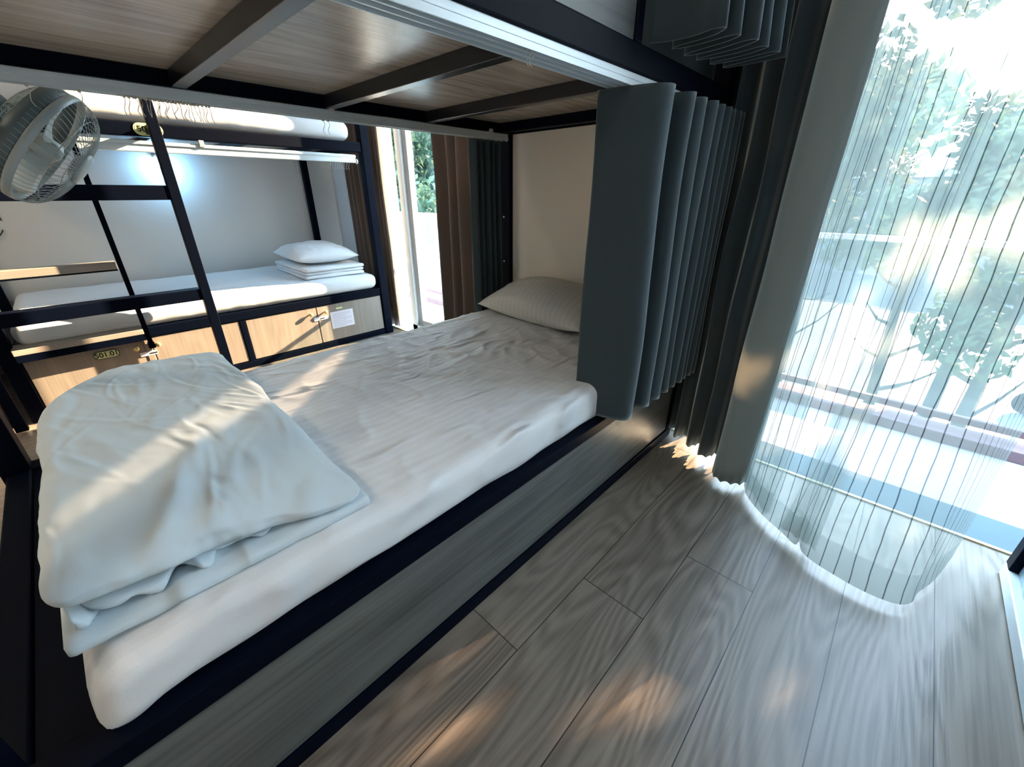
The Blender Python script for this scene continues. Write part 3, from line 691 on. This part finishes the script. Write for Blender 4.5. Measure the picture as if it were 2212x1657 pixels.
# ================================================================== WALL FAN
def fanbuild():
    Cn = Vector((-1.946, .063, 1.224)); ax = Vector((.189, .734, -.653)).normalized()       # blowing down the length of the bed
    t = thing('wall_fan', 'pale grey caged oscillating fan mounted high at the foot of the foreground bunk', 'fan', Cn)
    Rr = .172; fm = frame_to(Cn, ax)
    def ring(r, z, rad, n=48): return [fm @ Vector((r * math.cos(2 * math.pi * k / n), r * math.sin(2 * math.pi * k / n), z)) for k in range(n)]
    # guards: spokes from the middle ring to the centre, bulged
    for nm, sgn, dep, r0 in (('front_guard', 1, .085, .045), ('rear_guard', -1, .080, .06)):
        bm = nb()
        for k in range(64):
            a = 2 * math.pi * k / 64; pts = []
            for s in range(9):
                q = s / 8; r = r0 + (Rr - r0) * math.sin(q * math.pi / 2) ** .9; z = sgn * dep * math.cos(q * math.pi / 2) ** .8
                aa = a + .22 * (1 - q) * sgn
                pts.append(fm @ Vector((r * math.cos(aa), r * math.sin(aa), z)))
            tube(bm, pts, .0009, 4)
        for r, z in ((Rr * .80, dep * .66), (Rr * .5, dep * .93)): tube(bm, ring(r, sgn * z * .97, 0), .0012, 5, closed=True)
        g = obj(nm, bm, M['fan'], t, smooth=True)
    bm = nb()
    nn = 64; q_ = [[bm.verts.new(p) for p in ring(r_, z_, 0, nn)] for r_, z_ in ((Rr * 1.01, -.004), (Rr * 1.02, .006), (Rr * 1.01, .016), (Rr * .975, .016), (Rr * .975, -.004))]
    for a_ in range(5):
        for i_ in range(nn): bm.faces.new((q_[a_][i_], q_[a_][(i_ + 1) % nn], q_[(a_ + 1) % 5][(i_ + 1) % nn], q_[(a_ + 1) % 5][i_]))
    obj('rim', bm, M['fan'], t, smooth=True)
    # wide band behind the rim, its shade painted in by the darker grey
    bm = nb(); n = 64
    A = ring(Rr * .985, -.042, 0, n); B = ring(Rr * 1.0, -.002, 0, n); A2 = ring(Rr * .965, -.042, 0, n); B2 = ring(Rr * .98, -.002, 0, n)
    v = [[bm.verts.new(p) for p in q] for q in (A, B, B2, A2)]
    for i in range(n):
        j = (i + 1) % n
        for a, b in ((0, 1), (1, 2), (2, 3), (3, 0)): bm.faces.new((v[a][i], v[a][j], v[b][j], v[b][i]))
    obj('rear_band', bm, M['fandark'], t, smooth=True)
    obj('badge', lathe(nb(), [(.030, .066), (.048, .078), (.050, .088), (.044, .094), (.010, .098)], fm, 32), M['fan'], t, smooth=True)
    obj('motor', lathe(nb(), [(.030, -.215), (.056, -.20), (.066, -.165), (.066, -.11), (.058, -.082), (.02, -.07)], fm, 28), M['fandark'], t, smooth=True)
    # blades
    for b in range(3):
        bm = nb(); rows = []
        for i in range(10):
            r = .028 + (.150 - .028) * i / 9; wdt = .55 + .75 * math.sin(i / 9 * math.pi * .72); row = []
            for k in range(9):
                s = -1 + 2 * k / 8; a = b * 2 * math.pi / 3 + s * wdt * .5 + .25 * i / 9
                row.append(bm.verts.new(fm @ Vector((r * math.cos(a), r * math.sin(a), .004 + s * .020 * (1 - .3 * i / 9) + .004 * s * s))))
            rows.append(row)
        for i in range(9):
            for k in range(8): bm.faces.new((rows[i][k], rows[i][k + 1], rows[i + 1][k + 1], rows[i + 1][k]))
        solid(obj('blade', bm, M['blade'], t, smooth=True), .002)
    obj('hub', lathe(nb(), [(.030, -.02), (.034, .0), (.030, .03), (.012, .04)], fm, 24), M['blade'], t, smooth=True)
    # arm and wall plate fixed to the bunk's foot post
    m0 = fm @ Vector((0, 0, -.17)); p1 = Vector((-1.80, -.24, 1.38))
    bm = nb(); tube(bm, cat([m0, m0 + Vector((-.02, -.06, .02)), p1 + Vector((-.02, .06, 0)), p1], 6), .020, 12)
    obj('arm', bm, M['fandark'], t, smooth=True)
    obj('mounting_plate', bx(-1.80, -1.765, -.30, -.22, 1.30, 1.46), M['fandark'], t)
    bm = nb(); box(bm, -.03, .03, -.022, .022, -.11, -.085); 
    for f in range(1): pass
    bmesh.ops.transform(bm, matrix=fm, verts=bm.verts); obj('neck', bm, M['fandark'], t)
    return t
fanbuild()

# ================================================================== CURTAIN HOOKS
def hook_bm(x, y, z, s=1.0, tw=0.0):
    bm = nb(); pts = []
    for k in range(15):
        t = k / 14; a = t * 2 * math.pi
        pts.append((x + math.cos(tw) * .005 * s * math.sin(a), y + math.sin(tw) * .007 * s * math.sin(a) + .002 * math.sin(7 * t), z - .042 * s * t))
    tube(bm, pts, .0010, 5); box(bm, x - .004, x + .004, y - .003, y + .003, z - .001, z + .009)
    return bm
h0 = obj('curtain_hook', hook_bm(-1.692, .285, 1.338), M['wire'], None, smooth=True, origin=(-1.692, .285, 1.338))
GL = 'clear plastic curtain hook in the row hanging from the left track of the foreground bunk'
tag(h0, GL, 'curtain hook', 'hooks bunched on the left track')
rr = random.Random(4)
ys = [.252, .262, .273] + [.298 + i * .0095 for i in range(17)]
for y in ys:
    o = h0.copy(); C.objects.link(o); o.location = (-1.692, y + rr.uniform(-.001, .001), 1.338); o.rotation_euler = (rr.uniform(-.25, .25), 0, rr.uniform(-1, 1)); o['label'] = GL
for y, lb in ((.070, 'lone curtain hook on the left track right above the fan cage'), (.163, 'lone curtain hook on the left track just past the fan'), (.80, 'first of two curtain hooks hanging mid-way along the left track, nearer the fan'), (.818, 'second of two curtain hooks hanging mid-way along the left track, nearer the window')):
    o = h0.copy(); C.objects.link(o); o.location = (-1.692, y, 1.338); o['label'] = lb
    if 'group' in o: del o['group']
GL2 = 'white curtain hook in the row at the window end of the far bunk rail'
for i in range(13):
    o = h0.copy(); C.objects.link(o); o.location = (-3.148, 1.42 + i * .017, 1.299); o.scale = (1.1, 1.1, 1.0); o['label'] = GL2; o['group'] = 'hooks on the far bunk rail'
for i, y in enumerate((1.235, 1.262)):
    o = h0.copy(); C.objects.link(o); o.location = (-3.148, y, 1.299); o['label'] = ('left' if i == 0 else 'right') + ' one of two separate white hooks on the far bunk rail, above the far pillow'
    del o['group']
for y in (.742, .752):
    o = h0.copy(); C.objects.link(o); o.location = (-.655, y, 1.352); o.scale = (1, 1, .6); o['label'] = 'clear curtain hook on the right track above the foreground mattress'; o['group'] = 'hooks on the right track'

# ================================================================== CURTAINS
# grey curtain of the foreground bunk, lower tier
fp = [(-.742, 1.120, 0), (-.690, 1.126, 0), (-.630, 1.138, 0), (-.585, 1.152, 0), (-.560, 1.172, 0), (-.556, 1.198, 0), (-.575, 1.222, 0), (-.640, 1.240, 0), (-.668, 1.256, 0)]
yc = 1.318
while yc < 1.76:
    g_ = .026 - .010 * (yc - 1.318) / .45
    fp += [(-.640, yc - g_ * 1.75, 0), (-.585, yc - g_ * 1.25, 0), (-.558, yc - g_ * .6, 0), (-.555, yc + g_ * .35, 0), (-.575, yc + g_ * .95, 0), (-.645, yc + g_ * 1.35, 0)]
    yc += .088 - .055 * (yc - 1.318) / .45
pl = cat(fp, 6)
top = [(p.x * .97 - .02, p.y, 0) for p in pl]
c = obj('bunk_curtain', curtain(pl, top, .385, 1.350, 40, .010, 1, ease=1), M['curtain'], None, smooth=True, origin=(-.62, 1.4, .385)); solid(c, .003)
tag(c, 'pleated slate grey privacy curtain drawn to the head of the foreground lower bunk', 'curtain')
pl = cat(zigzag(-1.735, -1.700, 1.53, 1.735, 5, .004, 3), 6)
c = obj('bunk_curtain', curtain(pl, pl, .395, 1.342, 30, .006, 6), M['curtain'], None, smooth=True, origin=(-1.71, 1.6, .4)); solid(c, .003)
tag(c, 'dark grey bunk curtain bunched at the foreground head post, beside the brown curtain', 'curtain')
# upper tier
pts = [(-.645, 1.155, 0), (-.60, 1.175, 0), (-.54, 1.180, 0), (-.487, 1.165, 0), (-.462, 1.175, 0), (-.50, 1.205, 0), (-.59, 1.225, 0), (-.618, 1.245, 0), (-.56, 1.255, 0), (-.475, 1.235, 0), (-.452, 1.25, 0), (-.50, 1.28, 0), (-.60, 1.30, 0), (-.612, 1.32, 0), (-.54, 1.325, 0), (-.46, 1.305, 0), (-.44, 1.322, 0), (-.50, 1.352, 0), (-.595, 1.372, 0), (-.60, 1.39, 0), (-.52, 1.395, 0), (-.45, 1.38, 0), (-.432, 1.398, 0), (-.49, 1.425, 0), (-.585, 1.44, 0), (-.59, 1.46, 0), (-.51, 1.46, 0), (-.44, 1.447, 0), (-.42, 1.465, 0), (-.48, 1.49, 0), (-.575, 1.51, 0), (-.56, 1.53, 0), (-.47, 1.53, 0), (-.42, 1.525, 0)]
pl = cat(pts, 7); top = [(-.60 + (p.x + .60) * .6, p.y, 0) for p in pl]
c = obj('bunk_curtain', curtain([(p.x, p.y + .035, 0) for p in pl], [(p[0], p[1] + .035, 0) for p in top], 1.446, 2.36, 24, .008, 4), M['curtain'], None, smooth=True, origin=(-.55, 1.35, 1.47)); solid(c, .003)
tag(c, 'slate grey curtain of the top bunk, its hem hanging overhead at the upper right', 'curtain')

def waves(x0, x1, n, y, amp, seed=0, jit=.3, yfn=None, per=8):
    r = random.Random(seed); pts = []
    for i in range(2 * n + 1):
        x = x0 + (x1 - x0) * i / (2 * n) + r.uniform(-1, 1) * jit * (x1 - x0) / (4 * n)
        yy = (yfn(x) if yfn else y) + (amp if i % 2 else -amp) * (1 + r.uniform(-jit, jit))
        pts.append((x, yy, 0))
    return cat(pts, per)
# heavy window curtain
pl = cat([(-1.75, 1.92, 0), (-1.6, 1.95, 0), (-1.45, 1.91, 0), (-1.3, 1.95, 0), (-1.2, 1.91, 0), (-1.10, 1.93, 0), (-1.0, 1.90, 0), (-.90, 1.93, 0), (-.80, 1.89, 0), (-.75, 1.92, 0), (-.70, 1.88, 0), (-.66, 1.78, 0), (-.62, 1.84, 0), (-.585, 1.76, 0), (-.545, 1.82, 0), (-.515, 1.73, 0), (-.47, 1.79, 0), (-.445, 1.69, 0), (-.405, 1.705, 0), (-.385, 1.76, 0), (-.350, 1.70, 0)], 9)
top = [(-.235 + (p.x + .235) * 1.0 - .02, 1.80 + (p.y - 1.74) * .8, 0) for p in pl]
c = obj('window_curtain', curtain(pl, top, .028, 2.50, 40, .014, 11, scallop=.012, ease=.8), M['heavy'], None, smooth=True, origin=(-.45, 1.7, .03)); solid(c, .003)
tag(c, 'floor-length slate curtain with scalloped hem beside the striped sheer', 'curtain')
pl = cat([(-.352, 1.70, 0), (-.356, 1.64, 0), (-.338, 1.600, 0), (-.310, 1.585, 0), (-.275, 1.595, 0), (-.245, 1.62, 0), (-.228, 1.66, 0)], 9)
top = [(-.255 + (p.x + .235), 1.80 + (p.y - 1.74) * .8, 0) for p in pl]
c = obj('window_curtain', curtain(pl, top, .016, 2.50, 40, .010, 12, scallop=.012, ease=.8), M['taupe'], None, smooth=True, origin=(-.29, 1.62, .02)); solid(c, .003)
tag(c, 'last fold of the floor-length curtain, daylight put into its taupe colour, next to the sheer', 'curtain')
# sheer with dark yarns, billowing into the room
bp_ = [(-.232, 1.625, 0), (-.205, 1.555, 0), (-.165, 1.51, 0), (-.12, 1.475, 0), (-.06, 1.435, 0), (-.01, 1.40, 0), (.0, 1.425, 0), (.015, 1.385, 0), (.05, 1.362, 0), (.10, 1.345, 0), (.16, 1.335, 0), (.215, 1.337, 0), (.262, 1.352, 0), (.290, 1.385, 0), (.300, 1.43, 0), (.325, 1.50, 0), (.355, 1.60, 0), (.375, 1.69, 0)]
pl = cat(bp_, 9); n = len(pl)
tp = cat([(-.26 + .62 * (i / 17) + (.006 if i % 2 else -.006), 1.80 + (.012 if i % 2 else -.012), 0) for i in range(18)], 9)
c = obj('sheer_curtain', curtain(pl, tp, .025, 2.50, 60, .010, 21, ease=.75), M['sheer'], None, smooth=True, origin=(.08, 1.5, .03))
tag(c, 'sheer white curtain with dark vertical yarns billowing at the balcony door', 'sheer curtain')
pe = cat([(-.238, 1.648, 0), (-.215, 1.622, 0), (-.222, 1.592, 0), (-.190, 1.575, 0), (-.178, 1.545, 0), (-.150, 1.530, 0), (-.138, 1.505, 0), (-.105, 1.492, 0)], 8)
te = cat([(-.262 + .022 * i, 1.815 + (.012 if i % 2 else -.012), 0) for i in range(8)], 8)
obj('gathered_edge', curtain(pe, te, .032, 2.50, 60, .008, 35, ease=.75), M['sheer'], c, smooth=True)
# dense gather of yarns in the same curtain
pl2 = cat([(-.065, 1.450, 0), (-.045, 1.444, 0), (-.030, 1.449, 0), (-.012, 1.433, 0), (.000, 1.440, 0), (.016, 1.426, 0), (.028, 1.430, 0), (.045, 1.408, 0)], 8)
tp2 = cat([(.03 + .005 * i, 1.79 + (.01 if i % 2 else -.01), 0) for i in range(8)], 8)
obj('gathered_fold', curtain(pl2, tp2, .03, 2.50, 60, .012, 31, ease=.75), M['sheer'], c, smooth=True)
pl = waves(.56, 1.1, 7, 1.83, .02, 5); tp = waves(.56, 1.1, 7, 1.83, .02, 5)
c = obj('sheer_curtain', curtain(pl, tp, .05, 2.50, 40, .008, 41), M['sheer'], None, smooth=True, origin=(.8, 1.83, .05))
tag(c, 'second sheer panel hanging at the right edge by the bunk corner', 'sheer curtain')
# curtains at the aisle window
pl = waves(-2.425, -1.86, 5, 1.885, .05, 3, .3)
c = obj('window_curtain', curtain(pl, pl, .02, 2.44, 30, .010, 51), M['brown'], None, smooth=True, origin=(-2.15, 1.885, .02)); solid(c, .003)
tag(c, 'brown pleated curtain at the right of the aisle window, behind the foreground bunk head', 'curtain')
pl = waves(-3.70, -3.42, 4, 1.90, .03, 6)
c = obj('window_curtain', curtain(pl, pl, .02, 2.44, 30, .008, 61), M['brown'], None, smooth=True, origin=(-3.55, 1.90, .02)); solid(c, .003)
tag(c, 'brown curtain glimpsed through the head end of the far bunk', 'curtain')
pl = waves(-3.27, -3.15, 2, 1.90, .022, 8)
c = obj('window_curtain', curtain(pl, pl, .02, 2.44, 30, .006, 71), M['brown'], None, smooth=True, origin=(-3.2, 1.90, .02)); solid(c, .003)
tag(c, 'narrow tan curtain edge right beside the far bunk head post', 'curtain')
pl = waves(-3.18, -3.06, 2, 1.90, .015, 9)
c = obj('sheer_curtain', curtain(pl, pl, .02, 2.44, 30, .006, 81), M['voile'], None, smooth=True, origin=(-3.1, 1.90, .02))
tag(c, 'bunched white sheer glowing at the left of the aisle window', 'sheer curtain')

# ================================================================== BALCONY AND STREET
struct('floor_balcony', bx(-5, 3.2, 2.1, 2.86, -.14, -.02, bev=0), M['concrete'])
kb = struct('trim_3', bx(-5, 3.2, 2.70, 2.84, -.02, .035, bev=.004), M['kerb'])
bal = thing('balustrade', 'balcony railing with glass panels and a pale top rail beyond the sheer', 'railing', (-1, 2.8, -.02))
obj('top_rail', bx(-5, 3.2, 2.785, 2.815, .885, .912), M['alu'], bal)
obj('bottom_rail', bx(-5, 3.2, 2.785, 2.815, .070, .105), M['kerb'], bal)
for x in (-4.9, -3.6, -1.95, -.75, 1.05, 2.6): obj('baluster', bx(x, x + .03, 2.785, 2.815, -.02, .90), M['frame'], bal)
obj('glass_panel', bx(-4.9, 3.1, 2.797, 2.803, .11, .885, bev=0), M['glass'], bal)
GZ = -3.5
struct('ground', bx(-60, 60, 2.9, 90, GZ - .2, GZ, bev=0), M['street'])
struct('ground', bx(-60, 60, 24, 34, GZ - .01, GZ + .02, bev=0), simple('asphalt', (.06, .07, .08), .9, nscale=1, namt=.1))

sd = Vector((.27, 1, .44)).normalized()
HOLES = [(Vector(p), h) for p, h in (((-.42, .32, 0), .045), ((-.47, .22, 0), .05), ((-.205, .63, 0), .085), ((.02, .88, 0), .055), ((.11, .86, 0), .080), ((-.08, .72, 0), .045), ((.175, 1.08, 0), .055))]  # gaps cut in the added tree's crown to place sun patches on the floor
def tree(x, y, h, cr, cz, n, label, leaf='leaf', tr=.12, flat=.8, lean=0, size=.11, seed=0, cy=None, holes=()):
    r = random.Random(seed); t = thing('tree', label, 'tree', (x, y, GZ))
    bm = nb(); topz = GZ + h
    pts = [(x + lean * s * s + .12 * math.sin(3 * s + seed), y + .1 * math.sin(2 * s + seed), GZ + s * (h - .2)) for s in [i / 8 for i in range(9)]]
    tube(bm, pts, [tr * (1 - .72 * i / 8) for i in range(9)], 9)
    for k in range(7):
        b0 = Vector(pts[3 + k % 5]); a = r.uniform(0, 6.28); e = b0 + Vector((math.cos(a), math.sin(a), r.uniform(.4, .9))) * cr * r.uniform(.5, .85)
        tube(bm, [b0, b0.lerp(e, .5) + Vector((0, 0, -.08)), e], [tr * .3, tr * .2, tr * .07], 6)
    obj('trunk', bm, M['bark'], t, smooth=True)
    bm = nb(); cx = x + lean; cl = [(Vector((r.gauss(0, .5), r.gauss(0, .5), r.gauss(0, .42))) * cr, r.uniform(.18, .42) * cr) for _ in range(26)]
    for i in range(n):
        cc, rad = cl[i % len(cl)]
        d = Vector((r.gauss(0, 1), r.gauss(0, 1), r.gauss(0, .8))).normalized() * rad * r.random() ** .4
        p = Vector((cx, cy or y, GZ + cz)) + cc + d
        if any(((p - hp) - sd * (p - hp).dot(sd)).length < hr for hp, hr in holes): continue
        s = size * r.uniform(.6, 1.3); u = Vector((r.gauss(0, 1), r.gauss(0, 1), r.gauss(0, 1))).normalized(); v = u.cross(Vector((r.gauss(0, 1), r.gauss(0, 1), r.gauss(0, 1)))).normalized()
        a = p - u * s; b = p + v * s * .45; c_ = p + u * s; d_ = p - v * s * .45
        vs = [bm.verts.new(q) for q in (a, b, c_, d_)]; bm.faces.new(vs)
    obj('foliage', bm, M[leaf], t)
    return t
tree(-1.35, 9.0, 5.9, 1.15, 5.2, 4600, 'slim yellow-green tree seen left through the sheer', 'leafy', .07, seed=1, size=.09)
tree(.15, 8.5, 4.6, 1.1, 4.4, 4200, 'bushy green street tree in the middle of the sheer view', 'leaf', .10, seed=2, size=.085)
tree(1.25, 8.0, 4.7, 1.2, 3.9, 5200, 'dark leafy tree at the right edge of the balcony view', 'leaf', .11, seed=3, size=.085)
tree(2.3, 8.6, 7.6, 1.45, 6.75, 21000, 'full-crowned tree added out of view right of the balcony to shade the floor', 'leaf', .13, seed=9, size=.10, holes=HOLES)  # added out of view to block the sun; cut gaps let patches through
tree(1.35, 12.5, 9.0, .75, 8.7, 420, 'tall sparse tree whose sprigs show against the sky at upper right', 'leaf', .13, seed=4, size=.12)
tree(-2.2, 14.0, 7.2, 2.2, 6.2, 5000, 'pale rounded tree behind the slim one, left of the balcony view', 'leafy', .14, seed=5, size=.14)
tree(-15.5, 10.5, 8.2, 3.0, 6.0, 9000, 'large green tree filling the aisle window', 'leaf', .2, seed=6, size=.17)
tree(-19.5, 15.5, 9.5, 3.6, 7.2, 8000, 'green tree standing behind the one in the aisle window', 'leaf', .22, seed=7, size=.2)

def wheel(x, y, z, r, wd, ax):
    return lathe(nb(), [(r * .55, -wd / 2), (r * .95, -wd / 2), (r, -wd / 4), (r, wd / 4), (r * .95, wd / 2), (r * .55, wd / 2)], frame_to((x, y, z), ax), 28)
def car(x, y, rz, label, cl):
    t = thing('car', label, 'car', (0, 0, 0))
    prof = [(-2.05, .35), (-2.1, .72), (-1.95, .92), (-1.15, 1.02), (-.55, 1.42), (.75, 1.46), (1.55, 1.08), (2.0, 1.0), (2.1, .65), (2.05, .35)]
    bm = nb(); A = [bm.verts.new((px, -.85 + (.14 if pz > 1.1 else 0), pz)) for px, pz in prof]; B = [bm.verts.new((px, .85 - (.14 if pz > 1.1 else 0), pz)) for px, pz in prof]
    bm.faces.new(A); bm.faces.new(B[::-1])
    for i in range(len(A)): j = (i + 1) % len(A); bm.faces.new((A[i], B[i], B[j], A[j]))
    bmesh.ops.recalc_face_normals(bm, faces=bm.faces); bmesh.ops.bevel(bm, geom=list(bm.edges), offset=.06, segments=3, affect='EDGES')
    obj('body', bm, cl, t, smooth=True)
    bm = nb()
    for s in (-1, 1):
        obj('side_window', bx(-.50, .02, s * .74 - .01, s * .74 + .01, 1.07, 1.34), M['bglass'], t); obj('side_window', bx(.08, .95, s * .74 - .01, s * .74 + .01, 1.07, 1.36), M['bglass'], t)
    bm = nb(); v = [bm.verts.new(p) for p in ((-1.12, -.66, 1.06), (-1.12, .66, 1.06), (-.60, .60, 1.42), (-.60, -.60, 1.42))]; bm.faces.new(v)
    bmesh.ops.solidify(bm, geom=bm.faces[:], thickness=.02); obj('windscreen', bm, M['bglass'], t)
    for wx in (-1.3, 1.3):
        for s in (-1, 1): obj('wheel', wheel(wx, s * .80, .33, .33, .2, (0, 1, 0)), M['tyre'], t, smooth=True)
    t.location = (x, y, GZ + .02); t.rotation_euler = (0, 0, R(rz)); return t
car(-23.0, 16.5, 215, 'pale blue car parked below, seen through the aisle window', M['car'])
# scooter at the street, right edge
sc = thing('scooter', 'dark scooter parked below at the right edge of the balcony view', 'scooter', (0, 0, 0))
obj('wheel', wheel(-.62, 0, .27, .27, .09, (0, 1, 0)), M['tyre'], sc, smooth=True); obj('wheel', wheel(.62, 0, .27, .27, .09, (0, 1, 0)), M['tyre'], sc, smooth=True)
bm = nb(); tube(bm, cat([(-.62, 0, .3), (-.45, 0, .75), (-.38, 0, 1.0)], 5), .035, 8); tube(bm, cat([(-.5, 0, .6), (-.35, 0, .35), (.1, 0, .33), (.3, 0, .55), (.7, 0, .68)], 5), [.08] * 10 + [.1] * 6 + [.06] * 5, 10)
obj('body', bm, M['car'], sc, smooth=True)
obj('seat', rbox(.02, .72, -.13, .13, .72, .84, .05, 14, 8, 4), M['tyre'], sc, smooth=True)
bm = nb(); tube(bm, [(-.34, -.32, 1.02), (-.38, 0, 1.0), (-.34, .32, 1.02)], .018, 8); obj('handlebar', bm, M['tyre'], sc, smooth=True)
sc.location = (3.5, 14.2, GZ); sc.rotation_euler = (0, 0, R(12))
# low house across the street
hs = thing('building', 'pale two-storey building across the street behind the trees', 'building', (0, 40, GZ))
obj('wall', bx(-9, 9, 38, 44, GZ, GZ + 5.5, bev=0), M['building'], hs)
obj('roof', bx(-9.4, 9.4, 37.6, 44.4, GZ + 5.5, GZ + 5.9), M['concrete'], hs)
for i in range(6):
    for j in range(2): obj('window', bx(-7.9 + i * 2.9, -6.5 + i * 2.9, 37.95, 38.02, GZ + .9 + j * 2.6, GZ + 2.3 + j * 2.6), M['bglass'], hs)
